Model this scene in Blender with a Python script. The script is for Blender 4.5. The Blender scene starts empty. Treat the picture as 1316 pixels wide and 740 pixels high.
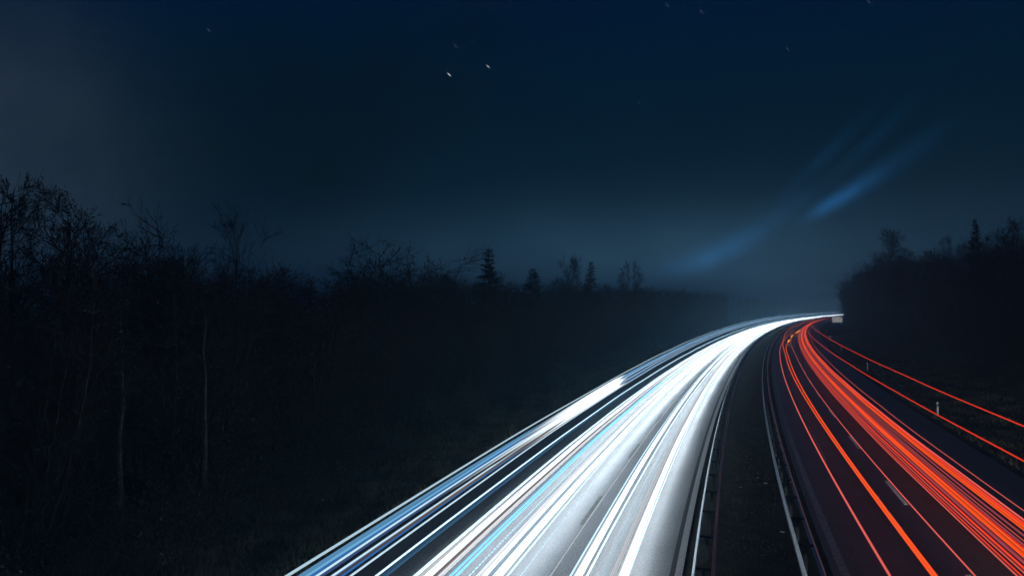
import bpy, math, random
import numpy as np
random.seed(7)
rng = np.random.default_rng(11)
sc = bpy.context.scene
COL = sc.collection
R = math.radians

# ------------------------------------------------------------------ camera
CAM_H = 8.0
cam = bpy.data.cameras.new('camera'); camo = bpy.data.objects.new('camera', cam); COL.objects.link(camo)
cam.sensor_width = 36.0; cam.lens = 36.0 * 950 / 1316
cam.clip_start = 0.1; cam.clip_end = 5000
camo.location = (0, 0, CAM_H); camo.rotation_euler = (R(90 + 1.447), 0, 0)
sc.camera = camo

# ------------------------------------------------------------------ render settings
sc.view_settings.view_transform = 'Standard'; sc.view_settings.look = 'None'
sc.view_settings.gamma = 1; sc.view_settings.exposure = 0; sc.view_settings.use_curve_mapping = False
sc.render.engine = 'CYCLES'
sc.cycles.use_denoising = True
sc.cycles.max_bounces = 5; sc.cycles.diffuse_bounces = 2; sc.cycles.glossy_bounces = 3; sc.cycles.volume_bounces = 1
sc.cycles.sample_clamp_indirect = 4.0

# ------------------------------------------------------------------ world: night sky with a faint twilight, thin cloud wisps, star streaks
W = bpy.data.worlds.new('World'); sc.world = W; W.use_nodes = True
nt = W.node_tree; nt.nodes.clear()
class NB:
    def __init__(s, t): s.t = t
    def n(s, typ, **kw):
        x = s.t.nodes.new(typ)
        for k, v in kw.items(): setattr(x, k, v)
        return x
    def inp(s, node, i, v):
        if hasattr(v, 'is_output') or isinstance(v, bpy.types.NodeSocket): s.t.links.new(v, node.inputs[i])
        else: node.inputs[i].default_value = v
    def m(s, op, a, b=0.0, c=None):
        x = s.n('ShaderNodeMath', operation=op); s.inp(x, 0, a); s.inp(x, 1, b)
        if c is not None: s.inp(x, 2, c)
        return x.outputs[0]
    def mix(s, fac, a, b, blend='MIX'):
        x = s.n('ShaderNodeMix', data_type='RGBA', blend_type=blend)
        s.inp(x, 0, fac); s.inp(x, 6, a); s.inp(x, 7, b); return x.outputs[2]
    def ramp(s, fac, stops, interp='LINEAR'):
        x = s.n('ShaderNodeValToRGB'); s.inp(x, 0, fac)
        e = x.color_ramp.elements
        while len(e) < len(stops): e.new(0.5)
        for el, (p, c) in zip(e, stops): el.position = p; el.color = (*c, 1)
        x.color_ramp.interpolation = interp
        return x.outputs[0]
    def noise(s, vec, scale, detail=3, rough=.5):
        x = s.n('ShaderNodeTexNoise'); s.inp(x, 'Vector', vec) if vec is not None else None
        x.inputs['Scale'].default_value = scale; x.inputs['Detail'].default_value = detail; x.inputs['Roughness'].default_value = rough
        return x.outputs['Fac']
wb = NB(nt)
SUN_EL, SUN_ROT = R(1.0), R(30)
sky = wb.n('ShaderNodeTexSky', sky_type='NISHITA', sun_disc=False)
sky.sun_elevation = SUN_EL; sky.sun_rotation = SUN_ROT
tc = wb.n('ShaderNodeTexCoord'); sep = wb.n('ShaderNodeSeparateXYZ'); nt.links.new(tc.outputs['Generated'], sep.inputs[0])
AZ = wb.m('MULTIPLY', wb.m('ARCTAN2', sep.outputs[0], sep.outputs[1]), 180 / math.pi)      # bearing, degrees
EL = wb.m('MULTIPLY', wb.m('ARCSINE', sep.outputs[2]), 180 / math.pi)                       # altitude, degrees
def blob(az, el, rot, su, sv):
    da = wb.m('SUBTRACT', AZ, az); de = wb.m('SUBTRACT', EL, el)
    c, s_ = math.cos(R(rot)), math.sin(R(rot))
    u = wb.m('DIVIDE', wb.m('ADD', wb.m('MULTIPLY', da, c), wb.m('MULTIPLY', de, s_)), su)
    v = wb.m('DIVIDE', wb.m('SUBTRACT', wb.m('MULTIPLY', de, c), wb.m('MULTIPLY', da, s_)), sv)
    q = wb.m('ADD', wb.m('MULTIPLY', u, u), wb.m('MULTIPLY', v, v))
    return wb.m('EXPONENT', wb.m('MULTIPLY', q, -1.0))
base = wb.ramp(wb.m('DIVIDE', EL, 40.0), [
    (0.0, (.013, .040, .074)), (.10, (.0085, .031, .058)), (.22, (.0010, .0125, .0250)), (.42, (.0, .0095, .0240)), (.70, (.0, .0075, .0390)), (1.0, (.0, .0050, .0450))], 'B_SPLINE')
def add(c, w, col, k):
    m = wb.m('MULTIPLY', w, k)
    return wb.mix(m, c, (*col, 1), 'ADD')
cl = wb.noise(tc.outputs['Generated'], 3.5, 5, .6)
cl2 = wb.m('MAXIMUM', 0.0, wb.m('SUBTRACT', wb.m('MULTIPLY', cl, 3.0), .6))
wisp = wb.m('ADD', wb.m('MULTIPLY', wb.noise(tc.outputs['Generated'], 26, 6, .65), 1.6), .2)
c = wb.mix(wb.m('MULTIPLY', blob(-15, 13, 25, 14, 8), wb.m('MULTIPLY', cl2, .75)), base, (.0016, .0062, .0098, 1))     # dark smoky cloud
c = add(c, wb.m('MULTIPLY', blob(-36, 9, 20, 9, 10), cl2), (.018, .0225, .0305), 1.0)          # town glow on thin cloud
c = add(c, wb.m('MULTIPLY', blob(9, 2.8, 0, 17, 4.0), cl2), (.019, .046, .072), 1.0)
c = add(c, wb.m('MULTIPLY', blob(23.3, 7.25, 30, 1.5, .42), wisp), (.006, .060, .170), .85)    # thin high cloud wisps
c = add(c, wb.m('MULTIPLY', blob(24.8, 8.1, 31, 2.2, .58), wisp), (.004, .030, .086), .9)
c = add(c, wb.m('MULTIPLY', blob(27.0, 9.5, 32, 3.4, .70), wisp), (.002, .013, .038), .9)
c = add(c, wb.m('MULTIPLY', blob(13.6, 3.2, 17, 2.6, .75), wisp), (.006, .055, .150), .75)
c = add(c, wb.m('MULTIPLY', blob(16.6, 4.5, 28, 2.6, .80), wisp), (.006, .055, .150), .75)
c = add(c, wb.m('MULTIPLY', blob(20.3, 6.9, 38, 3.0, .60), wisp), (.002, .016, .050), .6)
c = add(c, wb.m('MULTIPLY', blob(22.8, 10.4, 42, 3.2, .50), wisp), (.0016, .014, .044), .5)
c = add(c, wb.m('MULTIPLY', blob(25.8, 11.1, 44, 3.2, .45), wisp), (.0016, .012, .038), .5)
for (a, e, rt, su, sv, k) in ((-4.9, 17.47, -40, .13, .03, 1.0), (-1.87, 18.1, -40, .12, .03, .7), (14.5, 21.3, -45, .15, .035, .06),
                              (20.6, 18.2, -48, .15, .035, .05), (12.0, 21.9, -48, .15, .035, .05), (-22.5, 19.2, -42, .15, .035, .05), (-4.4, 19.5, -42, .15, .035, .05), (9.8, 15.3, -45, .15, .035, .05), (26, 20.5, -48, .15, .035, .05)):
    c = add(c, blob(a, e, rt, su, sv), (.85, .95, 1.0), k)
bg1 = wb.n('ShaderNodeBackground'); wb.inp(bg1, 0, c); bg1.inputs[1].default_value = 1.0
bg2 = wb.n('ShaderNodeBackground'); wb.inp(bg2, 0, wb.mix(1.0, sky.outputs[0], (.3, .55, 1, 1), 'MULTIPLY')); bg2.inputs[1].default_value = 0.0005
ad = wb.n('ShaderNodeAddShader'); nt.links.new(bg1.outputs[0], ad.inputs[0]); nt.links.new(bg2.outputs[0], ad.inputs[1])
wo = wb.n('ShaderNodeOutputWorld'); nt.links.new(ad.outputs[0], wo.inputs[0])

# faint moonlight
sl = bpy.data.lights.new('moon', 'SUN'); sl.energy = 0.02; sl.angle = R(0.5); sl.color = (.7, .85, 1)
so = bpy.data.objects.new('moon', sl); COL.objects.link(so); so.rotation_euler = (R(50), 0, R(35))

# ------------------------------------------------------------------ materials
MATS = {}
def mat(name, col, rough=.7, var=.25, scale=8, metal=0.0, spec=.5, bump=0.0, bscale=60, col2=None):
    if name in MATS: return MATS[name]
    m = bpy.data.materials.new(name); m.use_nodes = True; t = m.node_tree; b = NB(t)
    p = t.nodes['Principled BSDF']
    g = b.n('ShaderNodeTexCoord').outputs['Object']
    lo = tuple(x * (1 - var) for x in col); hi = tuple(min(1, x * (1 + var)) for x in (col2 or col))
    b.inp(p, 'Base Color', b.ramp(b.noise(g, scale, 5, .6), [(.3, lo), (.7, hi)]))
    p.inputs['Roughness'].default_value = rough; p.inputs['Metallic'].default_value = metal
    p.inputs['Specular IOR Level'].default_value = spec
    if bump:
        bp = b.n('ShaderNodeBump'); bp.inputs['Strength'].default_value = bump; bp.inputs['Distance'].default_value = .02
        b.inp(bp, 'Height', b.noise(g, bscale, 3, .7)); t.links.new(bp.outputs[0], p.inputs['Normal'])
    MATS[name] = m; return m
def asphalt():
    m = bpy.data.materials.new('damp_asphalt'); m.use_nodes = True; t = m.node_tree; b = NB(t); p = t.nodes['Principled BSDF']
    g = b.n('ShaderNodeTexCoord').outputs['Object']
    grain = b.noise(g, 13, 7, .85); big = b.noise(g, .35, 4, .6)
    col = b.mix(b.m('MULTIPLY', big, .5), b.ramp(grain, [(.36, (.03, .031, .033)), (.66, (.23, .233, .24))]), (.03, .03, .031, 1))
    b.inp(p, 'Base Color', col)
    b.inp(p, 'Roughness', b.m('ADD', b.m('MULTIPLY', grain, .20), b.m('ADD', b.m('MULTIPLY', big, .16), ROAD_ROUGH)))
    b.inp(p, 'Specular IOR Level', b.ramp(grain, [(.40, (.12,) * 3), (.62, (.95,) * 3)]))
    bp = b.n('ShaderNodeBump'); bp.inputs['Strength'].default_value = .6; bp.inputs['Distance'].default_value = .02
    b.inp(bp, 'Height', b.noise(g, 22, 5, .8)); t.links.new(bp.outputs[0], p.inputs['Normal'])
    return m
ROAD_ROUGH, ROAD_SPEC = .22, .6
M_ROAD = asphalt()
M_GUTTER = mat('worn_concrete', (.36, .36, .35), .75, .35, 14, bump=.4)
M_JOINT = mat('dark_joint', (.02, .02, .02), .8)
M_PAINT = mat('worn_road_paint', (.68, .68, .66), .65, .3, 9)
M_PAINT_OLD = mat('dirty_road_paint', (.11, .11, .105), .8, .5, 7)
M_GROUND = mat('dark_earth', (.020, .024, .016), .95, .5, 1.2, spec=.15, bump=.8, bscale=8, col2=(.035, .034, .022))
M_GRASS = mat('dull_grass', (.060, .085, .034), .7, .5, .6, spec=.35, col2=(.15, .125, .065))
M_BARK = mat('dark_bark', (.050, .042, .034), .9, .4, 6, spec=.2)
M_TWIG = mat('bare_twigs', (.040, .034, .030), .9, .3, 2, spec=.2)
M_BIRCH = mat('pale_bark', (.10, .098, .09), .8, .55, 5, spec=.2)
M_NEEDLE = mat('spruce_needles', (.022, .040, .022), .8, .4, 2, spec=.2)
M_LEAF = mat('bush_leaves', (.050, .075, .032), .32, .5, 3, spec=.6)
M_DRYLEAF = mat('dry_leaves', (.07, .045, .025), .7, .4, 3, spec=.3)
M_ZINC = mat('galvanised_steel', (.86, .87, .88), .32, .10, 5, metal=.8)
M_DULL = mat('weathered_steel', (.045, .048, .05), .7, .4, 5)
M_WHITE = mat('white_plastic', (.80, .80, .78), .45, .08, 4)
M_BLACK = mat('black_plastic', (.02, .02, .02), .5, .1, 4)
M_REFL = mat('glass_reflector', (.75, .75, .78), .15, .1, 30, metal=.6)
M_LITTER = mat('pale_litter', (.6, .6, .58), .5, .2, 8)

GLOW = {}
def glow(name, col, k):
    if name in GLOW: return GLOW[name]
    m = bpy.data.materials.new(name); m.use_nodes = True; t = m.node_tree; t.nodes.clear(); b = NB(t)
    a = b.n('ShaderNodeAttribute', attribute_name='lamp_power')
    e = b.n('ShaderNodeEmission'); e.inputs[0].default_value = (*col, 1)
    b.inp(e, 1, b.m('MULTIPLY', a.outputs['Fac'], k))
    o = b.n('ShaderNodeOutputMaterial'); t.links.new(e.outputs[0], o.inputs[0])
    GLOW[name] = m; return m

# ------------------------------------------------------------------ helpers
def tag(o, label=None, cat=None, group=None, kind=None):
    if label: o['label'] = label
    if cat: o['category'] = cat
    if group: o['group'] = group
    if kind: o['kind'] = kind
    return o
def mesh_obj(name, V, F, material, parent=None, smooth=False):
    me = bpy.data.meshes.new(name)
    me.from_pydata([tuple(v) for v in V], [], [tuple(f) for f in F]); me.update()
    me.materials.append(material)
    if smooth: me.polygons.foreach_set('use_smooth', [True] * len(me.polygons))
    o = bpy.data.objects.new(name, me); COL.objects.link(o)
    if parent: o.parent = parent
    return o
def empty(name, loc, rz=0.0):
    o = bpy.data.objects.new(name, None); COL.objects.link(o); o.location = loc; o.rotation_euler = (0, 0, rz); o.empty_display_size = .3
    return o
def copy_tree(o, parent=None):
    c = o.copy(); COL.objects.link(c); c.parent = parent
    for ch in list(o.children): copy_tree(ch, c)
    return c

# ---- road alignment: s metres along the median, d metres to its right (measured plan of the curve)
DS = 0.5
S = np.arange(-90, 1100, DS)
TH = np.radians(18.259 + .018336 * S - 1.954 * np.exp(-np.maximum(S, -40) / 50))
i0 = int(np.argmin(abs(S)))
PX = np.cumsum(np.sin(TH) * DS); PY = np.cumsum(np.cos(TH) * DS)
PX += 4.970 - PX[i0]; PY += 22 - PY[i0]
def at(s, d):
    x = np.interp(s, S, PX); y = np.interp(s, S, PY); t = np.interp(s, S, TH)
    return x + d * np.cos(t), y - d * np.sin(t), t
def stations(s0, s1, k=.022, mn=.8):
    out = [s0]
    while out[-1] < s1: out.append(min(s1, out[-1] + max(mn, k * abs(out[-1] + 20))))
    return np.array(out)
def ribbon(name, d0, d1, z, s0, s1, material, parent=None, k=.03):
    ss = stations(s0, s1, k, 1.0); V = []; F = []
    for i, s in enumerate(ss):
        for d in (d0, d1):
            x, y, t = at(s, d); V.append((x, y, z))
        if i: F.append((2 * i - 2, 2 * i - 1, 2 * i + 1, 2 * i))
    return mesh_obj(name, V, F, material, parent)
def profile_sweep(prof, s0, s1, k=.03, mn=1.0, closed=True):
    """sweep a (d, z) outline along the road"""
    ss = stations(s0, s1, k, mn); n = len(prof); V = []; F = []
    for i, s in enumerate(ss):
        for d, z in prof:
            x, y, t = at(s, d); V.append((x, y, z))
        if i:
            a = (i - 1) * n; b = i * n
            for j in range(n if closed else n - 1):
                j2 = (j + 1) % n; F.append((a + j, a + j2, b + j2, b + j))
    if closed:
        F.append(tuple(range(n))[::-1]); F.append(tuple(range(len(V) - n, len(V))))
    return V, F

# ------------------------------------------------------------------ ground
def gz(s, d):
    d = np.asarray(d, float); s = np.asarray(s, float)
    z = np.full(np.broadcast(s, d).shape, -.03)
    wob = .18 * np.sin(s * .31 + d * .9) * np.sin(d * .53 + s * .07) + .10 * np.sin(s * .83 - d * .6)
    left = np.clip((-10.8 - d) / 6, 0, 1); z = z + left * (-.25 + wob * .8)
    z = z + np.clip((-17 - d) / 12, 0, 1) * .5
    right = np.clip((d - 15.2) / 2, 0, 1); z = z + right * (-.1 + wob * .5)
    z = z + np.clip((d - 17) / 8, 0, 1) * 1.5
    mid = np.clip(np.minimum(d - .4, 4.2 - d) / .8, 0, 1); z = z + mid * (-.07 + wob * .12)
    return z
dl = [-620, -400, -250, -150, -90, -60, -45, -36, -30, -26, -23] + list(np.arange(-21, -10, .8)) + [-10.35, -8, -4, -.5, .0] + list(np.arange(.4, 4.5, .4)) + [6, 10, 14.1] + list(np.arange(14.6, 27, .8)) + [29, 33, 40, 50, 70, 110, 180, 300, 450, 620]
ss = stations(-70, 1050, .018, .9); V = []; F = []; n = len(dl)
for i, s in enumerate(ss):
    for d in dl:
        x, y, t = at(s, d); V.append((x, y, float(gz(s, d))))
    if i:
        for j in range(n - 1): F.append(((i - 1) * n + j, (i - 1) * n + j + 1, i * n + j + 1, i * n + j))
tag(mesh_obj('ground', V, F, M_GROUND, smooth=True), kind='structure')

# ------------------------------------------------------------------ carriageways
S0, S1 = -45, 1000
tag(ribbon('road', -10.3, -.02, 0, S0, S1, M_ROAD), kind='structure')
tag(ribbon('road', 4.35, 14.4, 0, S0, S1, M_ROAD), kind='structure')
tag(ribbon('road_joint', -.34, -.19, .004, S0, 400, M_JOINT), kind='structure')
tag(ribbon('kerb_strip', -.185, .03, .012, S0, 600, M_GUTTER), kind='structure')
tag(ribbon('lane_marking', 4.58, 4.84, .004, S0, 600, mat('faded_road_paint', (.30, .31, .30), .8, .5, 6)), kind='structure')
tag(ribbon('lane_marking', -7.82, -7.66, .004, S0, 500, M_PAINT_OLD), kind='structure')
tag(ribbon('lane_marking', 11.95, 12.12, .004, S0, 500, M_PAINT_OLD), kind='structure')
def dashes(name, d, w, length, period, first, s_end, material, ridge=0.0):
    # structured road paint: fine cross ridges
    V = []; F = []; s = first
    while s < s_end:
        i = len(V); m = 60 if ridge else 2; k = 0
        for q in np.linspace(s, s + length, m + 1):
            for z in ((.004, .004 + ridge) if ridge else (.004,)):
                for dd in (d - w / 2, d + w / 2):
                    x, y, t = at(q, dd); V.append((x, y, z))
                k += 1
        F += [(i + 2 * j, i + 2 * j + 1, i + 2 * j + 3, i + 2 * j + 2) for j in range(k - 1)]; s += period
    return tag(mesh_obj(name, V, F, material), kind='structure')
dashes('lane_marking', 8.2, .15, 4.2, 12.5, -14, 420, M_PAINT, .010)
dashes('lane_marking', -3.85, .14, 4.2, 12.5, -8, 420, M_PAINT_OLD)
# thin sealing seams on the right carriageway, wet glints painted in as pale colour
dashes('road_seam', 6.08, .03, 11, 999, 19.5, 20, M_PAINT, .006)
dashes('road_seam', 7.33, .03, 2.4, 2.9, 7.2, 12, M_PAINT, .006)
dashes('road_seam', 13.65, .035, 9, 999, 40.5, 41, M_PAINT_OLD, .006)

# ------------------------------------------------------------------ guard rails
def wbeam(d0, side):
    """W-shaped rail section, a closed strip 5 mm thick; side = +1 faces right"""
    pts = [(0, .755), (.030, .722), (.052, .685), (.08, .645), (.01, .60), (.01, .585), (.075, .54), (.075, .485), (.015, .45), (0, .435)]
    a = [(d0 + side * p, z) for p, z in pts]; b = [(d0 + side * (p - .008), z) for p, z in reversed(pts)]
    return a + b
def guard_rail(dl_, dr_, label):
    root = empty('guard_rail', (0, 0, 0)); tag(root, label, 'guard rail')
    V, F = profile_sweep(wbeam(dl_, -1), -30, 700); mesh_obj('rail_beam', V, F, M_ZINC, root)
    V, F = profile_sweep(wbeam(dr_, 1), -30, 700); mesh_obj('rail_beam', V, F, M_ZINC, root)
    dm = (dl_ + dr_) / 2
    def box(s, d0, d1, l, z0, z1):
        V = []
        for z in (z0, z1):
            for q, dd in ((s - l / 2, d0), (s - l / 2, d1), (s + l / 2, d1), (s + l / 2, d0)):
                x, y, t = at(q, dd); V.append((x, y, z))
        return V, [(3, 2, 1, 0), (4, 5, 6, 7), (0, 1, 5, 4), (1, 2, 6, 5), (2, 3, 7, 6), (3, 0, 4, 7)]
    s = -16.0; k = 0
    while s < 270 and k < 98:
        V, F = box(s, dm - .05, dm + .05, .12, -.25, .66); mesh_obj('rail_post', V, F, M_DULL, root)
        V, F = box(s, dl_ + .012, dr_ - .012, .10, .665, .725); mesh_obj('spacer_bracket', V, F, M_DULL, root)
        s += 3.0; k += 1
    return root
guard_rail(.46, .92, 'grey steel guard rail beside the bright carriageway with a row of square gaps')
guard_rail(3.40, 3.86, 'grey steel guard rail on the red light side of the dark median')

# ------------------------------------------------------------------ delineator posts
def delineator(s, d, label):
    x, y, t = at(s, d); r = empty('delineator_post', (x, y, float(gz(s, d)) - .02), -t)
    tag(r, label, 'marker post', 'marker posts along the right verge')
    V = []; F = []
    pr = [(-.06, -.03), (.06, -.03), (.045, .03), (-.045, .03)]
    for z, k in ((-.1, 1), (1.0, 1)):
        V += [(a * k, b, z) for a, b in pr]
    V += [(pr[0][0], pr[0][1], 1.02), (pr[1][0], pr[1][1], 1.02), (pr[2][0], pr[2][1], 1.07), (pr[3][0], pr[3][1], 1.07)]
    for q in (0, 4):
        F += [(q + j, q + (j + 1) % 4, q + 4 + (j + 1) % 4, q + 4 + j) for j in range(4)]
    F += [(3, 2, 1, 0), (8, 9, 10, 11)]
    mesh_obj('post_body', V, F, M_WHITE, r)
    # slanted black band wrapping the body
    k = 1.05; V = []
    for z0 in (.70, .90):
        V += [(pr[0][0] * k, pr[0][1] * 1.1, z0 - .03), (pr[1][0] * k, pr[1][1] * 1.1, z0 + .05), (pr[2][0] * k, pr[2][1] * 1.1, z0 + .04), (pr[3][0] * k, pr[3][1] * 1.1, z0 - .02)]
    F = [(j, (j + 1) % 4, 4 + (j + 1) % 4, 4 + j) for j in range(4)] + [(3, 2, 1, 0), (4, 5, 6, 7)]
    b = mesh_obj('black_band', V, F, M_BLACK, r)
    V = [(-.022, -.040, .72), (.022, -.040, .73), (.022, -.040, .89), (-.022, -.040, .88), (-.022, -.032, .72), (.022, -.032, .73), (.022, -.032, .89), (-.022, -.032, .88)]
    mesh_obj('reflector', V, [(0, 1, 2, 3), (7, 6, 5, 4), (0, 4, 5, 1), (1, 5, 6, 2), (2, 6, 7, 3), (3, 7, 4, 0)], M_REFL, r)
for s, d, w in ((39.5, 15.55, 'nearest of the white marker posts, standing on the dark right verge'), (79.5, 15.65, 'second nearest white marker post on the right verge, clear of the red lines'),
                (123.5, 15.8, 'white marker post on the right verge crossed by the uppermost thin red line'), (175, 16.1, 'small white marker post where the two thin red lines draw together'),
                (221, 16.3, 'farthest tiny white marker post just below the road sign')):
    delineator(s, d, w)

# ------------------------------------------------------------------ road sign
def box_mesh(x0, x1, y0, y1, z0, z1):
    V = [(x0, y0, z0), (x1, y0, z0), (x1, y1, z0), (x0, y1, z0), (x0, y0, z1), (x1, y0, z1), (x1, y1, z1), (x0, y1, z1)]
    return V, [(3, 2, 1, 0), (4, 5, 6, 7), (0, 1, 5, 4), (1, 2, 6, 5), (2, 3, 7, 6), (3, 0, 4, 7)]
sx, sy, st = at(318, 20.2)
M_SIGN = mat('pale_glowing_sign_sheet', (.82, .80, .80), .4, .10, 1.5)
q_ = M_SIGN.node_tree.nodes['Principled BSDF']; q_.inputs['Emission Color'].default_value = (1, .97, .97, 1); q_.inputs['Emission Strength'].default_value = .42  # glow put into the sheet in place of headlights reflecting off it
sg = empty('road_sign', (sx, sy, float(gz(318, 20.2))), -st)
tag(sg, 'pale rectangular road sign on two legs at the far end of the red lights', 'road sign')
zb = 1.45 - float(gz(318, 20.2))
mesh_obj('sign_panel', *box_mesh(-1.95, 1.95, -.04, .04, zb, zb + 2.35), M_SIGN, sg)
V = []; F = []
for a in ((-2.02, 2.02, -.06, .05, zb - .08, zb - .003), (-2.02, 2.02, -.06, .05, zb + 2.353, zb + 2.43), (-2.02, -1.953, -.06, .05, zb - .003, zb + 2.353), (1.953, 2.02, -.06, .05, zb - .003, zb + 2.353)):
    v, f = box_mesh(*a); o_ = len(V); V += v; F += [tuple(q + o_ for q in g) for g in f]
mesh_obj('sign_frame', V, F, M_ZINC, sg)
for x in (-1.2, 1.2): mesh_obj('leg', *box_mesh(x - .07, x + .07, .052, .19, -.3, zb + 2.2), M_ZINC, sg)

# ------------------------------------------------------------------ vegetation prototypes
class Twigs:
    def __init__(s): s.seg = []
    def add(s, p, q, r0, r1): s.seg.append((p[0], p[1], p[2], q[0], q[1], q[2], r0, r1))
    def build(s, name, material, parent, n=3):
        A = np.array(s.seg); P = A[:, :3]; Q = A[:, 3:6]; r0 = A[:, 6:7]; r1 = A[:, 7:8]
        D = Q - P; D /= np.linalg.norm(D, axis=1, keepdims=True) + 1e-9
        U = np.cross(D, np.where(abs(D[:, 2:3]) < .9, [[0, 0, 1.]], [[1., 0, 0]])); U /= np.linalg.norm(U, axis=1, keepdims=True) + 1e-9
        Wv = np.cross(D, U); m = len(A)
        V = np.zeros((m, 2 * n, 3))
        for k in range(n):
            a = 2 * math.pi * k / n; e = U * math.cos(a) + Wv * math.sin(a)
            V[:, k] = P + e * r0; V[:, n + k] = Q + e * r1
        b = np.arange(m)[:, None] * 2 * n
        F = np.concatenate([b + np.array([[k, (k + 1) % n, n + (k + 1) % n, n + k]]) for k in range(n)])
        return mesh_obj(name, V.reshape(-1, 3).tolist(), F.tolist(), material, parent, smooth=True)
def unit(v): return v / (np.linalg.norm(v) + 1e-9)
def grow(tw, p, d, L, r, levels, kids, up=.15, jit=.25, rmin=.004, tips=None):
    """one limb with its side limbs"""
    n = 4 if levels else 3; pts = [p]; dd = d
    for i in range(n):
        dd = unit(dd + rng.normal(0, jit / n * 1.4, 3) + np.array([0, 0, up / n])); q = pts[-1] + dd * L / n
        tw.add(pts[-1], q, max(rmin, r * (1 - i / n * .8)), max(rmin, r * (1 - (i + 1) / n * .8))); pts.append(q)
    if tips is not None and levels <= 1: tips.append(pts[-1]); tips.append(pts[-2])
    if levels:
        for k in range(kids[0]):
            f = rng.uniform(.25, 1.0); i = min(n - 1, int(f * n)); base_ = pts[i] + (pts[i + 1] - pts[i]) * (f * n - i)
            side = unit(np.cross(dd, rng.normal(0, 1, 3))); nd = unit(dd * rng.uniform(.5, .9) + side * rng.uniform(.5, .9))
            grow(tw, base_, nd, L * rng.uniform(.35, .6) * (1.15 - .4 * f), r * .42, levels - 1, kids[1:], up, jit, rmin, tips)
def leaf_cards(name, pts, size, n, spread, material, parent):
    pts = np.array(pts); V = []; F = []
    for i in range(n):
        c = pts[rng.integers(len(pts))] + rng.normal(0, spread, 3)
        u = unit(rng.normal(0, 1, 3)); v = unit(np.cross(u, rng.normal(0, 1, 3))); h = size * rng.uniform(.6, 1.3)
        k = len(V); V += [c - u * h, c + v * h * .45 + u * h * .1, c + u * h, c - v * h * .45 + u * h * .1]; F.append((k, k + 1, k + 2, k + 3))
    return mesh_obj(name, V, F, material, parent)
def bare_tree(H, nb, kids, spread, bark=None, crown0=.3, fan=False, leaves=0, twig_r=.010):
    root = empty('bare_tree', (0, 0, 0)); tr = Twigs(); cr = Twigs(); tips = []
    pts = [np.array([0, 0, -.3])]; n = 9
    for i in range(n):
        z = H * .93 * (i + 1) / n; q = np.array([rng.normal(0, .012 * H * (i + 1) / n), rng.normal(0, .012 * H * (i + 1) / n), z]); tr.add(pts[-1], q, .014 * H * (1 - i / n * .92), .014 * H * (1 - (i + 1) / n * .92)); pts.append(q)
    for k in range(nb):
        f = crown0 + (1 - crown0) * (k + rng.uniform(0, 1)) / nb; i = min(n - 1, int(f * n)); p = pts[i] + (pts[i + 1] - pts[i]) * (f * n - i)
        a = rng.uniform(0, 2 * math.pi); el = R(rng.uniform(45, 75)) if fan else R(rng.uniform(15, 60))
        L = spread * H * (1.0 - .72 * max(0, (f - crown0) / (1 - crown0)) ** 1.3) * rng.uniform(.7, 1.15)
        grow(cr, p, np.array([math.cos(a) * math.cos(el), math.sin(a) * math.cos(el), math.sin(el)]), L, .0045 * H * (1.15 - f), 2, kids, .25, .3, twig_r, tips)
    tr.build('trunk', bark or M_BARK, root, 6); c = cr.build('crown', M_TWIG, root, 3)
    if leaves: leaf_cards('dry_leaves', tips, .07, leaves, .12, M_DRYLEAF, root)
    return root
def thicket_tree(H, stems, kids):
    root = empty('scrub_tree', (0, 0, 0)); tr = Twigs(); cr = Twigs(); tips = []
    for k in range(stems):
        a = rng.uniform(0, 2 * math.pi); p = np.array([rng.normal(0, .3), rng.normal(0, .3), -.2]); d = unit(np.array([math.cos(a) * .22, math.sin(a) * .22, 1])); h = H * rng.uniform(.65, 1)
        n = 7; r = .007 * H
        for i in range(n):
            d = unit(d + rng.normal(0, .07, 3) + np.array([0, 0, .05])); q = p + d * h / n
            tr.add(p, q, r * (1 - i / n * .85), r * (1 - (i + 1) / n * .85))
            for j in range(6 if i else 2):
                b = p + (q - p) * rng.uniform(0, 1); sd = unit(rng.normal(0, 1, 3) * [1, 1, .3] + [0, 0, .55])
                grow(cr, b, sd, h * .24 * rng.uniform(.6, 1.2) * (1.2 - .6 * i / n), r * .35, 1, kids, .3, .35, .009, tips)
            p = q
    tr.build('trunk', M_BARK, root, 5); cr.build('crown', M_TWIG, root, 3)
    leaf_cards('dry_leaves', tips, .08, 500, .2, M_DRYLEAF, root)
    return root
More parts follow.
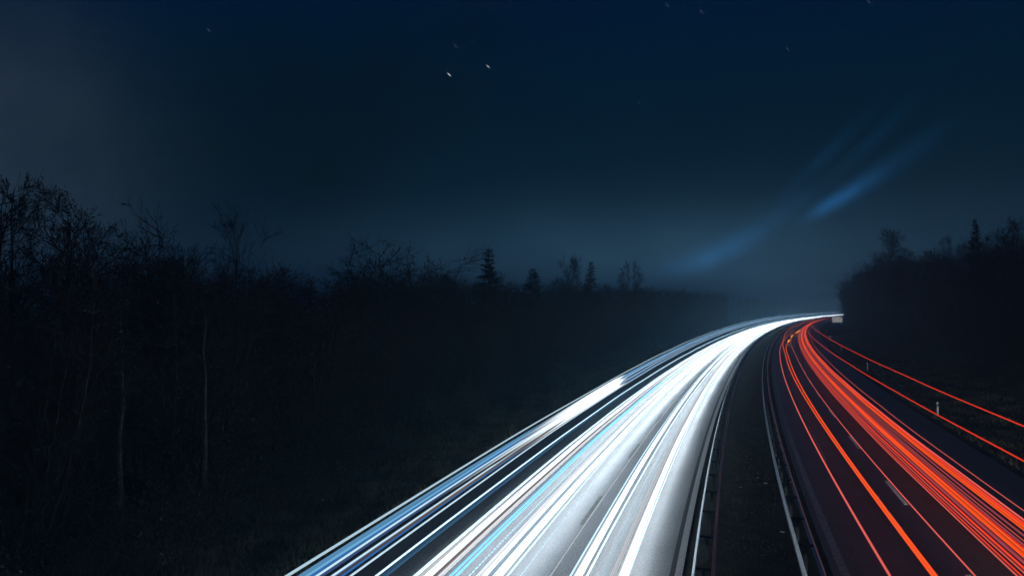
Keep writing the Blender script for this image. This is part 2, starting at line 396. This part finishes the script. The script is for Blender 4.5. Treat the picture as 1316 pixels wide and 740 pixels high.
def spruce(H, wid, gaps=.1):
    root = empty('spruce_tree', (0, 0, 0)); tr = Twigs(); tr.add(np.array([0, 0, -.3]), np.array([0, 0, H * .5]), .013 * H, .008 * H); tr.add(np.array([0, 0, H * .5]), np.array([0, 0, H]), .008 * H, .001 * H)
    V = []; F = []; z = H * .06
    while z < H * .985:
        f = z / H; L0 = wid * H * (1 - f) ** .85 + .08
        for k in range(int(6 + 5 * (1 - f))):
            if rng.uniform() < gaps: continue
            a = rng.uniform(0, 2 * math.pi); L = L0 * rng.uniform(.6, 1.15); droop = rng.uniform(.15, .5) * (1 - f) - .25 * f; z0_ = z; z = z + rng.uniform(-.04, .04) * H * (1 - f)
            ca, sa = math.cos(a), math.sin(a); tr.add(np.array([0, 0, z]), np.array([ca * L * .9, sa * L * .9, z - droop * L]), .012, .004)
            m = max(4, int(L * 7))
            for i in range(m):
                t = (i + .5) / m; w = (.34 * L * (1 - t) + .12) * rng.uniform(.6, 1.3)
                for sgn in (-1, 1):
                    c0 = np.array([ca * L * t, sa * L * t, z - droop * L * t]); lat = np.array([-sa, ca, 0]) * sgn; fw = np.array([ca, sa, -droop])
                    tip = c0 + (lat * .8 + fw * .75) * w + np.array([0, 0, -w * rng.uniform(.1, .45)]); kx = len(V)
                    V += [c0, c0 + fw * .10 + lat * w * .3 + np.array([0, 0, .05]), tip, c0 - fw * .05 + lat * w * .35 - np.array([0, 0, .06])]; F.append((kx, kx + 1, kx + 2, kx + 3))
            z = z0_
        z += H * .017 * rng.uniform(.8, 1.2)
    tr.build('trunk', M_BARK, root, 5); mesh_obj('crown', V, F, M_NEEDLE, root)
    return root
def bush(Rr, H, leaves):
    root = empty('bush', (0, 0, 0)); cr = Twigs(); tips = []
    for k in range(26):
        a = rng.uniform(0, 2 * math.pi); p = np.array([math.cos(a), math.sin(a), 0]) * rng.uniform(0, .5) * Rr; d = unit(np.array([math.cos(a) * .7, math.sin(a) * .7, rng.uniform(.6, 1.6)]))
        grow(cr, p - [0, 0, .15], d, H * rng.uniform(.7, 1.15), .012, 2, (5, 4), .05, .5, .004, tips)
    cr.build('stems', M_TWIG, root, 3)
    if leaves: leaf_cards('foliage', tips, .035, leaves, .10, M_LEAF, root)
    return root

ZB = 0.0
def park(o): o.location = (0, 0, 0)
P_BARE = [bare_tree(13, 26, (8, 5), .34), bare_tree(13, 30, (8, 5), .28, crown0=.25), bare_tree(13, 24, (9, 5), .40, leaves=900), bare_tree(13, 28, (7, 5), .30, leaves=500)]
P_FAN = bare_tree(13, 22, (8, 5), .48, crown0=.28, fan=True)
P_FANFAR = bare_tree(13, 26, (8, 6), .40, crown0=.25, fan=True, twig_r=.015)
P_FAR = bare_tree(13, 26, (8, 6), .30, crown0=.25, twig_r=.02)
P_BIRCH = bare_tree(13, 20, (7, 5), .24, bark=M_BIRCH, crown0=.5)
P_SCRUB = [thicket_tree(10, 9, (9,)), thicket_tree(10, 11, (8,)), thicket_tree(10, 7, (10,))]
P_SPRUCE = [spruce(13, .22), spruce(13, .17, .15), spruce(13, .28, .05)]
P_BUSH = [bush(1.5, 1.6, 2600), bush(1.2, 2.0, 1800), bush(1.6, 1.3, 0)]
USED = set()
def plant(proto, s, d, h, h0, label, cat, group=None, rz=None, sink=.05, wid=None):
    x, y, t = at(s, d)
    if proto.name in USED: o = copy_tree(proto)
    else: o = proto; USED.add(proto.name)
    k = h / h0; w = k if wid is None else wid
    o.location = (x, y, float(gz(s, d)) - sink); o.rotation_euler = (0, 0, random.uniform(0, 6.28) if rz is None else rz); o.scale = (w, w, k)
    for key in ('label', 'category', 'group'):
        if key in o: del o[key]
    tag(o, label, cat, group); return o

# canopy line of the two woods: treetop altitude (degrees above the road bridge's eye level) by compass bearing
CAN_L = ([-36, -32.5, -30.4, -28.1, -25.7, -22.7, -19, -15.2, -12.3, -9.4, -6, -3.5, 0, 3.7, 8.5, 12, 14.5], [9.4, 9.2, 8.0, 6.6, 5.7, 4.9, 3.2, 2.5, 2.5, 3.1, 3.0, 2.3, 1.7, 1.9, 1.7, 1.4, 1.1])
CAN_R = ([24, 24.9, 26.4, 29.7, 31, 33.2, 34.7, 40], [.5, 2.4, 4.0, 4.2, 4.8, 5.3, 5.9, 7])
def canopy(s, d, tab):
    x, y, t = at(s, d); dist = math.hypot(x, y); b = math.degrees(math.atan2(x, y))
    e = np.interp(b, tab[0], tab[1]) * math.cos(R(b)) ** .3
    return dist, b, CAM_H + dist * math.tan(R(e)) - float(gz(s, d))
placed = []
def free(s, d, r):
    for a, b in placed:
        if (a - s) ** 2 + (b - d) ** 2 < r * r: return False
    placed.append((s, d)); return True
# trees that stand out of the skyline
def hero(proto, s, d, h, h0, label, cat, wid=None):
    placed.append((s, d)); plant(proto, s, d, h, h0, label, cat, wid=wid)
hero(P_BARE[2], 3, -26.5, 13.0, 13, 'tall ragged bare tree rising above the forest by the left edge', 'tree', 1.0)
hero(P_FAN, 13, -25.5, 12.6, 13, 'bare tree with upright fanned twigs alone above the left thicket', 'tree', .62)
hero(P_SCRUB[0], 32, -24.6, 13.6, 10, 'broad domed bare tree above the middle of the left forest', 'tree', 1.9)
hero(P_SPRUCE[0], 48, -22.9, 14.2, 13, 'single pointed spruce standing tallest in the middle of the skyline', 'tree', 1.35)
hero(P_SPRUCE[2], 59, -21.6, 12.6, 13, 'low broad spruce just beyond the single pointed spruce', 'tree', 1.35)
hero(P_FANFAR, 79.5, -22.3, 15.0, 13, 'misty upright tree, first of the hazy pair beyond the low spruce', 'tree', .85)
hero(P_SPRUCE[1], 87, -21.3, 15.0, 13, 'misty upright tree, second of the hazy pair beyond the low spruce', 'tree', 1.5)
hero(P_FAR, 111.5, -20.8, 16.0, 13, 'faint bare tree almost lost in the mist over the road', 'tree', .8)
hero(P_FAR, 116.5, -20.0, 16.2, 13, 'faintest bare tree of the misty skyline, next to the other faint one', 'tree', .7)
hero(P_BIRCH, 1.5, -17.9, 9.2, 13, 'slim tree with the right one of two faint pale trunks before the dark left forest', 'tree')
hero(P_BIRCH, -1.8, -18.6, 9.0, 13, 'slim tree with the left one of two faint pale trunks before the dark left forest', 'tree')
hero(P_FANFAR, 128, 24.6, 20.5, 13, 'tall bare tree spreading above the right forest edge', 'tree', 1.5)
hero(P_SPRUCE[2], 70, 25.4, 16.4, 13, 'dark spruce with tiered branches above the right forest', 'tree', .75)
hero(P_SCRUB[1], 292, 25.5, 17, 10, 'dark rounded tree closing the view beside the road sign', 'tree', 1.3)

LBL = {'bare': ('dark bare tree in the black forest beside the bright carriageway', 'tree', 'trees of the left forest'),
       'scrub': ('dark many-stemmed scrub tree at the edge of the left forest', 'tree', 'scrub trees of the left forest')}
cnt = 0
for row, (dm, step) in enumerate(((-19.5, 4.0), (-24, 4.4), (-28.5, 5.0))):
    s = -22.0 + row
    while s < 262:
        d = dm + random.uniform(-1.4, 1.4); st_ = step * (.72 if s < 45 else 1.1 if s < 90 else 1.5)
        sj = s + random.uniform(-1, 1)
        if free(sj, d, 1.7):
            dist, b, hmax = canopy(sj, d, CAN_L)
            h = max(5, min(hmax * random.uniform(.90, 1.04) * (.80 if dist < 27 else 1), 17))
            if row == 0 or random.random() < .45:
                plant(random.choice(P_SCRUB), sj, d, h, 10, *LBL['scrub'], wid=random.uniform(.9, 1.2))
            else:
                plant(random.choice(P_BARE), sj, d, h, 13, *LBL['bare'], wid=random.uniform(.75, 1.05))
        s += st_
LBR = {'bare': ('dark bare tree in the forest above the right verge', 'tree', 'trees of the right forest'),
       'scrub': ('dark many-stemmed scrub tree along the edge of the right forest', 'tree', 'scrub trees of the right forest')}
for row, (dm, step) in enumerate(((25, 4.5), (30, 5.5), (36, 7))):
    s = 26.0 + row * 2
    while s < 330:
        d = dm + random.uniform(-1.2, 1.2); sj = s + random.uniform(-1, 1); st_ = step * (1 if s < 110 else 1.5)
        if free(sj, d, 2.0):
            dist, b, hmax = canopy(sj, d, CAN_R); h = max(5, min(hmax * random.uniform(.85, 1.0), 20))
            if row == 0: plant(random.choice(P_SCRUB), sj, d, h, 10, *LBR['scrub'], wid=random.uniform(1.0, 1.35))
            else: plant(random.choice(P_BARE), sj, d, h, 13, *LBR['bare'], wid=random.uniform(.8, 1.2))
        s += st_
# undergrowth bushes on both forest edges
s = -16.0
while s < 120:
    d = -16.6 + random.uniform(-1.0, .9) - .6 * math.sin(s * .23)
    plant(random.choice(P_BUSH), s, d, random.uniform(1.2, 2.6), 1.6, 'low dark bush with small glinting leaves below the left forest', 'bush', 'bushes below the left forest', wid=random.uniform(.8, 1.35)); s += random.uniform(1.5, 2.6) * (1 if s < 50 else 1.8)
s = 28.0
while s < 160:
    plant(random.choice(P_BUSH), s, 23 + random.uniform(-.8, .8), random.uniform(1.2, 2.4), 1.6, 'low dark bush below the right forest', 'bush', 'bushes below the right forest', wid=random.uniform(.8, 1.3)); s += random.uniform(2.5, 4.5)

# far woods beyond the end of the left forest, seen only as one misty mass
tw = Twigs()
for i in range(330):
    s = random.uniform(258, 840); d = random.choice((-1, -1, -1, 1)) * random.uniform(20, 46)
    if d > 0:
        d = abs(d) + 6; s = random.uniform(330, 840)
    x, y, t = at(s, d); z0 = float(gz(s, d)); h = random.uniform(9, 13.5)
    tw.add(np.array([x, y, z0]), np.array([x, y, z0 + h * .9]), .16, .04)
    for k in range(46):
        f = random.uniform(.12, 1); a = random.uniform(0, 6.28); L = 3.4 * (1.1 - .75 * f) * random.uniform(.6, 1.2)
        b = np.array([x, y, z0 + h * f * .9]); e = b + np.array([math.cos(a) * L, math.sin(a) * L, L * random.uniform(.2, .9)]); tw.add(b, e, .07, .02)
        for q in range(3):
            m = b + (e - b) * random.uniform(.3, .9); tw.add(m, m + rng.normal(0, .7, 3) + [0, 0, .5], .045, .015)
o = tw.build('distant_woods', M_TWIG, None, 3)
tag(o, 'misty far woods beyond the bend of the motorway', 'woods', kind='stuff')

# ------------------------------------------------------------------ grass
def grass(name, n, srange, drange, hgt, label, bias=1.0):
    V = np.zeros((n, 3, 3)); s = srange[0] + (srange[1] - srange[0]) * rng.uniform(0, 1, n) ** bias
    tuft = rng.uniform(drange[0], drange[1], n); d = tuft
    x, y, t = at(s, d); z = gz(s, d)
    a = rng.uniform(0, 6.28, n); patch = .5 + .5 * np.sin(s * .9 + d * 1.7) * np.sin(d * 1.1 - s * .35)
    h = hgt * rng.uniform(.35, 1.1, n) * (.35 + patch); w = .012 + .010 * rng.uniform(0, 1, n); w = w * (1 + s.clip(0) / 40)
    lean = rng.normal(0, .45, (n, 2)) * h[:, None]
    V[:, 0] = np.stack([x - np.cos(a) * w, y - np.sin(a) * w, z - .02], 1); V[:, 1] = np.stack([x + np.cos(a) * w, y + np.sin(a) * w, z - .02], 1)
    V[:, 2] = np.stack([x + lean[:, 0], y + lean[:, 1], z + h], 1)
    o = mesh_obj(name, V.reshape(-1, 3).tolist(), np.arange(3 * n).reshape(-1, 3).tolist(), M_GRASS); tag(o, label, 'grass', kind='stuff'); return o
grass('verge_grass', 80000, (-18, 120), (-18.5, -10.9), .36, 'dim rough grass on the left verge below the forest', 1.8)
grass('verge_grass', 45000, (15, 200), (14.9, 25), .28, 'dim rough grass on the bank right of the red lights', 1.7)
grass('median_grass', 6000, (-14, 120), (1.1, 3.3), .04, 'thin short weeds growing on the dark median', 1.8)

# bits of litter on the median and verges
def litter(s, d, label, sz):
    x, y, t = at(s, d); V, F = box_mesh(-sz, sz, -sz * .45, sz * .45, 0, sz * .35)
    V = [(v[0] * random.uniform(.8, 1.1), v[1] * random.uniform(.7, 1.1), v[2] * random.uniform(.6, 1.2)) for v in V]
    o = mesh_obj('litter', V, F, M_LITTER); o.location = (x, y, float(gz(s, d)) + .01); o.rotation_euler = (0, 0, random.uniform(0, 3)); tag(o, label, 'litter', 'litter scraps beside the road')
litter(12.5, 1.8, 'small pale scrap lying nearest the left guard rail of the median', .05)
litter(14.6, 2.6, 'upper of two pale scraps lying close together on the median', .05)
litter(13.5, 2.9, 'lower of two pale scraps lying close together on the median', .08)
litter(6.0, 3.2, 'lone pale scrap near the right guard rail of the median', .07)
litter(5.5, -15.2, 'pale scrap put in for a white glint in the grass below the left forest', .09)  # scrap added as a stand-in for a white glint on the verge
litter(38.5, 17.5, 'pale scrap in the grass behind the nearest marker post', .10)
litter(69.5, 19.3, 'pale scrap on the bank beyond the nearest marker post', .09)

# ------------------------------------------------------------------ light trails left by passing vehicles
WHITE = ('white_lamp', (.80, .91, 1.0)); COOL = ('cool_white_lamp', (.60, .84, 1.0)); PALE = ('pale_blue_lamp', (.15, .38, .66))
SKY = ('bright_blue_lamp', (.22, .62, 1.0)); BLUE = ('deep_blue_lamp', (.03, .12, .34)); VIOL = ('dusky_violet_lamp', (.045, .085, .21)); TEAL = ('dim_teal_lamp', (.03, .085, .16))
BROWN = ('dim_brown_lamp', (.115, .085, .075)); GREY = ('grey_white_lamp', (.62, .64, .68))
RED = ('red_lamp', (.95, .050, .022)); PINK = ('rose_red_lamp', (.80, .12, .10)); HOT = ('orange_red_lamp', (1.0, .085, .012)); DARKRED = ('dull_red_lamp', (.20, .03, .04)); AMBER = ('amber_lamp', (1.0, .42, .06))
def interp_d(d):
    if isinstance(d, (int, float)): return lambda s: np.full_like(s, d, dtype=float)
    xs, ys = zip(*d)
    def f(s):
        i = np.clip(np.searchsorted(xs, s) - 1, 0, len(xs) - 2); x0 = np.take(xs, i); x1 = np.take(xs, i + 1); y0 = np.take(ys, i); y1 = np.take(ys, i + 1)
        u = np.clip((s - x0) / (x1 - x0), 0, 1); u = u * u * (3 - 2 * u); return y0 + (y1 - y0) * u
    return f
NT = 0
def trail(d, h, w, th, lamp, k, label, group, s0=-24, s1=880, fade0=0, fade1=0, wob=.05, fine=False, down=1.0, far=0.0, dots=False):
    """one luminous streak: an elliptic tube at lamp height following its lane.
    down: how much more the lamps throw on to the road than upward; far: how much stronger the lamps face the viewer far along the bend"""
    global NT; NT += 1
    ss = stations(s0, s1, .02, .8) if not fine else np.linspace(s0, s1, 24)
    if dots: ss = np.concatenate([np.arange(s0, 46, .07), ss[ss > 46]])
    f = interp_d(d); ph = random.uniform(0, 6.28)
    dv = f(ss) + wob * np.sin(ss / random.uniform(28, 60) + ph) + wob * .15 * np.sin(ss / 7.3 + ph) - wob * math.sin(ph)
    hv = h + .016 * np.sin(ss / 4.3 + ph) * np.sin(ss / 17 + 2 * ph) * (wob > 0)
    pw = np.ones_like(ss)
    if fade0: pw *= np.clip((ss - s0) / fade0, 0, 1)
    if fade1: pw *= np.clip((s1 - ss) / fade1, 0, 1)
    x, y, t = at(ss, dv); V = []; F = []; P = []
    if w < .1:
        ang = [0, 60, 120, 180, 240, 300]; kp = [1, 1, 1, 1, down, down]
    else:                                                   # broad lamps: a striped lens, several vehicles side by side
        ang = [0, 18, 36, 54, 72, 90, 108, 126, 144, 162, 180, 240, 300]; kp = [random.uniform(.55, 1.35) for q in range(11)] + [down, down]
    if down > 1: kp = [p * (2.2 if a == 180 else 1) for p, a in zip(kp, ang)]          # spill towards the near verge
    if down == 0: kp = [p * (.35 if (a <= 20 or a > 330) else 1) for p, a in zip(kp, ang)]
    n = len(ang)
    for i in range(len(ss)):
        tp = 1.0 if not (fade0 or fade1) else max(.03, pw[i] ** .6)
        g = float(pw[i]) * (1 + far * (max(0, ss[i]) / 150) ** 1.2)
        if dots and ss[i] < 46: g *= (.45, .7, 1.2, 1.2)[i % 4]
        for j in range(n):
            a = R(ang[j])
            V.append((x[i] + math.cos(t[i]) * math.cos(a) * w / 2 * tp, y[i] - math.sin(t[i]) * math.cos(a) * w / 2 * tp, hv[i] + math.sin(a) * th / 2 * tp)); P.append(max(.02, g * kp[j]))
        if i:
            for j in range(n): F.append(((i - 1) * n + j, (i - 1) * n + (j + 1) % n, i * n + (j + 1) % n, i * n + j))
    F.append(tuple(range(n))[::-1]); F.append(tuple(range(len(V) - n, len(V))))
    o = mesh_obj('light_trail', V, F, glow('%s_%03d' % (lamp[0], int(k * 100)), lamp[1], k), smooth=True)
    at_ = o.data.attributes.new('lamp_power', 'FLOAT', 'POINT'); at_.data.foreach_set('value', P)
    return tag(o, label, 'light trail', group)
DOWN = 5.8
KW, KC = 2.0, 1.6
G1 = 'lorry light trails above the slow lane of the bright carriageway'
for d, h, w, th, L, k, lab in (
    (-5.79, 3.5, .045, .05, COOL, .75, 'thin white light trail running highest, along the left forest side'),
    (-6.00, 3.2, .12, .05, PALE, .6, 'wide pale blue light trail just under the highest thin white one'),
    (-6.16, 3.03, .05, .05, SKY, .7, 'narrow bright blue light trail edging the wide pale blue one'),
    (-6.26, 2.92, .12, .05, BLUE, 1.0, 'dark blue light trail between the pale blue band and the white lines'),
    (-6.33, 2.8, .045, .045, COOL, 1.0, 'upper of three thin white lines within the blue lorry trails'),
    (-6.44, 2.68, .19, .05, VIOL, 1.1, 'dusky violet light trail below the upper thin white line'),
    (-6.46, 2.5, .045, .045, COOL, 1.0, 'middle of three thin white lines within the blue lorry trails'),
    (-6.50, 2.36, .20, .05, BLUE, 1.3, 'deep blue light trail between the middle and lower thin white lines'),
    (-6.50, 2.2, .045, .045, COOL, 1.0, 'lower of three thin white lines within the blue lorry trails'),
    (-7.18, 1.2, .055, .05, COOL, 1.9, 'single bright white line on its own below the blue lorry trails'),
    (-7.13, 1.1, .17, .04, TEAL, 1.2, 'soft dim teal light trail hugging the lone bright white line')):
    trail(d, h, w, th, L, k, lab, G1, wob=.03, far=.5)
G2 = 'flare of lorry lights at the left verge'
for d, h, w, th, a, b, fa, L, k, lab in (
    (-5.70, 3.38, .16, .10, 4, 28, 16, WHITE, 2.6, 'uppermost streak of the short white flare by the left verge'),
    (-5.85, 3.20, .18, .12, 2, 29, 16, WHITE, 2.8, 'second streak from the top of the short white flare'),
    (-5.98, 3.05, .18, .12, 4, 30, 16, WHITE, 2.8, 'third streak from the top of the short white flare'),
    (-6.08, 2.88, .18, .12, -4, 29, 20, WHITE, 2.4, 'middle streak of the short white flare, fading longest toward the viewer'),
    (-6.16, 2.72, .18, .11, 1, 31, 17, WHITE, 2.6, 'third streak from the bottom of the short white flare'),
    (-6.26, 2.56, .16, .10, -2, 30.5, 18, WHITE, 2.4, 'second streak from the bottom of the short white flare'),
    (-6.34, 2.42, .13, .09, 4, 32, 15, GREY, 2.4, 'lowest greyish streak of the short white flare'),
    (-6.20, 2.60, .10, .06, -14, 14, 12, BROWN, 1.2, 'dim brown streak where the short white flare dies away')):
    trail(d, h, w, th, L, k, lab, G2, s0=a, s1=b + random.uniform(-1.5, 3), fade0=fa, fade1=4.5, wob=0)
G3 = 'headlight trails in the slow lane of the bright carriageway'
for d, w, th, L, k, lab in (
    (-6.88, .09, .07, COOL, KC, 'white headlight trail on the outer edge of the slow lane'),
    (-6.72, .10, .06, GREY, .8, 'greyish headlight trail inside the outermost white one'),
    (-6.54, .24, .11, WHITE, KW, 'thick white headlight trail, outer one of the slow lane'),
    (-6.36, .06, .05, BROWN, 1.6, 'thin brownish light trail beside the thick outer white one'),
    (-6.22, .12, .08, GREY, 1.3, 'soft grey white headlight trail right of the thin brownish one'),
    (-5.95, .08, .06, SKY, 1.3, 'left one of two bright blue headlight trails in the slow lane'),
    (-5.80, .09, .06, SKY, 1.5, 'right one of two bright blue headlight trails in the slow lane'),
    (-5.20, .13, .08, GREY, 1.5, 'greyish left fringe of the inner white pair in the slow lane'),
    (-5.05, .13, .09, WHITE, KW, 'white headlight trail just left of the thickest one'),
    (-4.70, .27, .11, WHITE, KW, 'thickest white headlight trail, inner one of the slow lane'),
    (-4.45, .07, .05, COOL, 1.6, 'bluish white headlight trail along the thickest one'),
    (-4.16, .035, .03, COOL, 1.1, 'hair thin light trail beside the lane line')):
    trail(d, .65 if w > .04 else .6, w, th, L, k, lab, G3, down=DOWN, far=.6)
# a flickering lamp: one dotted streak
trail(-5.48, .62, .035, .03, COOL, 1.4, 'dotted thin light trail from a flickering lamp in the slow lane', G3, wob=.02, dots=True, far=1.0)
G4 = 'headlight trails in the fast lane of the bright carriageway'
for d, w, th, L, k, lab in (
    (-2.80, .06, .05, COOL, 1.3, 'thin white headlight trail, outermost of the fast lane'),
    (-2.70, .05, .05, GREY, 1.0, 'faint grey headlight trail between the thin and the broad outer fast lane ones'),
    (-2.59, .20, .10, WHITE, KW, 'broad white headlight trail, left one of the fast lane'),
    (-2.34, .06, .06, COOL, 2.0, 'slim white headlight trail right of the broad left one in the fast lane'),
    (-1.68, .14, .07, GREY, 1.0, 'soft grey headlight trail left of the innermost broad one'),
    (-1.54, .05, .05, GREY, .9, 'thin grey headlight trail touching the innermost broad one'),
    (-1.42, .20, .10, WHITE, KW, 'broad white headlight trail nearest the median'),
    (-2.15, .03, .03, GREY, .8, 'hair thin grey light trail in the gap of the fast lane pair'),
    (-1.95, .03, .03, COOL, .7, 'hair thin bluish light trail in the gap of the fast lane pair'),
    (-3.30, .03, .03, GREY, .8, 'hair thin grey light trail just right of the dark lane dashes'),
    (-1.27, .05, .05, COOL, 1.8, 'slim white headlight trail closest to the kerb strip')):
    trail(d, .65, w, th, L, k, lab, G4, down=DOWN, far=.6)
G5 = 'headlight trails fading in far along the bright carriageway'
for d, a, lab in ((-6.05, 30, 'white headlight trail joining the slow lane band at middle distance'), (-5.45, 52, 'white headlight trail filling the gap beside the dotted one'),
                  (-4.95, 44, 'white headlight trail beginning beside the thickest one'), (-3.55, 95, 'white headlight trail that changes over the lane line far off'),
                  (-3.05, 75, 'white headlight trail beginning left of the fast lane pair'), (-2.05, 48, 'white headlight trail beginning between the fast lane pair')):
    trail(d, .65, .16, .10, WHITE, 1.5, lab, G5, s0=a, fade0=30, down=DOWN, far=.5)

G6 = 'tail light trails in the fast lane of the red carriageway'
trail(((0, 5.6), (110, 5.5), (170, 6.2), (255, 8.8), (300, 9.0)), .65, .085, .06, PINK, .95, 'rose red tail light trail closest to the median, crossing over far off', G6, s1=256, wob=0, down=.0, far=.3)
trail(((0, 6.72), (90, 6.35), (150, 5.75), (250, 5.1), (330, 5.7)), .65, .085, .07, HOT, 1.15, 'left strand of the bright orange red twin tail light trail', G6, s1=480, wob=0, down=.0, far=.3)
trail(((0, 6.84), (90, 6.7), (118, 6.5), (170, 7.4), (225, 8.9)), .62, .095, .07, HOT, 1.15, 'right strand of the twin tail light trail, ending in amber flashes', G6, s1=226, wob=0, down=.0, far=.3)
trail(((0, 7.66), (90, 7.7), (146, 7.3), (243, 6.4), (320, 6.6)), .85, .05, .05, PINK, .95, 'thin rose tail light trail running along the dashed lane line', G6, s1=480, wob=0, down=.0, far=.3)
for i, (a, b, lab) in enumerate(((136, 152, 'nearest amber flash of a blinking indicator'), (162, 182, 'middle amber flash of a blinking indicator'), (192, 222, 'farthest amber flash of a blinking indicator'))):
    dd = lambda q: float(interp_d(((0, 6.84), (90, 6.7), (118, 6.5), (170, 7.4), (225, 8.9)))(np.array([q]))[0])
    trail(((a, dd(a) - .05), ((a + b) / 2, dd((a + b) / 2) - .05), (b, dd(b) - .05)), .80, .22, .20, AMBER, 1.9, lab, 'amber flashes of a blinking indicator', s0=a, s1=b, fade0=5, fade1=5, wob=0, fine=True)
G7 = 'tail light trails in the slow lane of the red carriageway'
for d, h, w, th, L, k, lab in (
    (8.88, .70, .05, .05, PINK, .9, 'thin rose trail on the left edge of the thick red bundle'),
    (9.00, .70, .05, .05, RED, .9, 'thin red trail second from the left edge of the red bundle'),
    (9.12, .72, .05, .05, PINK, .8, 'thin rose trail third from the left edge of the red bundle'),
    (9.27, .72, .09, .06, RED, 1.0, 'red trail between the thin rose ones and the broad orange one'),
    (9.45, .74, .15, .06, DARKRED, 1.6, 'dusky red trail left of the broad orange one'),
    (9.60, .78, .17, .08, HOT, 1.25, 'broad orange red trail in the middle of the red bundle'),
    (9.73, .80, .05, .05, HOT, 1.5, 'fine bright thread on the broad orange red trail'),
    (9.80, .80, .12, .06, RED, .75, 'red trail right of the broad orange one'),
    (9.95, .80, .07, .05, DARKRED, 1.8, 'dull red trail in the dark gap of the red bundle'),
    (10.06, .82, .045, .05, PINK, .55, 'thin rose thread in the dark gap of the red bundle'),
    (10.22, .86, .08, .06, DARKRED, 1.6, 'dull red trail left of the brightest red one'),
    (10.38, .95, .20, .09, HOT, 1.2, 'broadest bright red trail on the right side of the bundle'),
    (10.52, 1.0, .12, .07, RED, .95, 'red trail lying along the broadest bright one'),
    (10.66, 1.0, .08, .06, PINK, 1.05, 'rose edged trail on the right edge of the red bundle'),
    (11.55, .65, .04, .045, PINK, .75, 'thin rose trail on its own right of the red bundle')):
    trail(d, h, w, th, L, k, lab, G7, s1=640, wob=.02, down=.0, far=.4)
G8 = 'marker light trails high on passing lorries'
trail(10.55, 3.0, .05, .055, RED, .75, 'lower of two thin red lines sweeping high over the right shoulder', G8, s1=560, wob=.02, far=.3)
trail(12.0, 3.5, .05, .055, RED, .75, 'upper of two thin red lines, passing over the grass bank', G8, s1=300, wob=.02, far=.3)

# added unseen spots acting as outbound headlights, to light marker posts and lane dashes
for s_, d_, pw_, sz in ((-26, 10.4, 42000, 24), (-26, 6.4, 26000, 20)):
    l = bpy.data.lights.new('headlight', 'SPOT'); l.energy = pw_; l.spot_size = R(sz); l.spot_blend = 1.0; l.shadow_soft_size = .12; l.color = (.90, .96, 1.0)
    o = bpy.data.objects.new('headlight', l); COL.objects.link(o); x, y, t = at(s_, d_); o.location = (x, y, .85)
    o.rotation_euler = (R(90 - .3), 0, -(t + R(3.5)))
# ------------------------------------------------------------------ night mist
HX = [v[0] for v in bpy.data.objects['ground'].bound_box]; HY = [v[1] for v in bpy.data.objects['ground'].bound_box]
V, F = box_mesh(min(HX) - 15, max(HX) + 15, min(HY) - 15, max(HY) + 15, -2.0, 26.0)
hz = bpy.data.materials.new('night_mist'); hz.use_nodes = True; t = hz.node_tree; t.nodes.clear(); b = NB(t)
pv = b.n('ShaderNodeVolumePrincipled'); pv.inputs['Color'].default_value = (.22, .49, .68, 1); pv.inputs['Density'].default_value = 0.0026; pv.inputs['Anisotropy'].default_value = .35
oo = b.n('ShaderNodeOutputMaterial'); t.links.new(pv.outputs[0], oo.inputs['Volume'])
h = mesh_obj('haze', V, F, hz); tag(h, 'thin night mist lying over the motorway and the woods', 'mist', kind='stuff')
print('trails', NT, 'objects', len(bpy.data.objects))
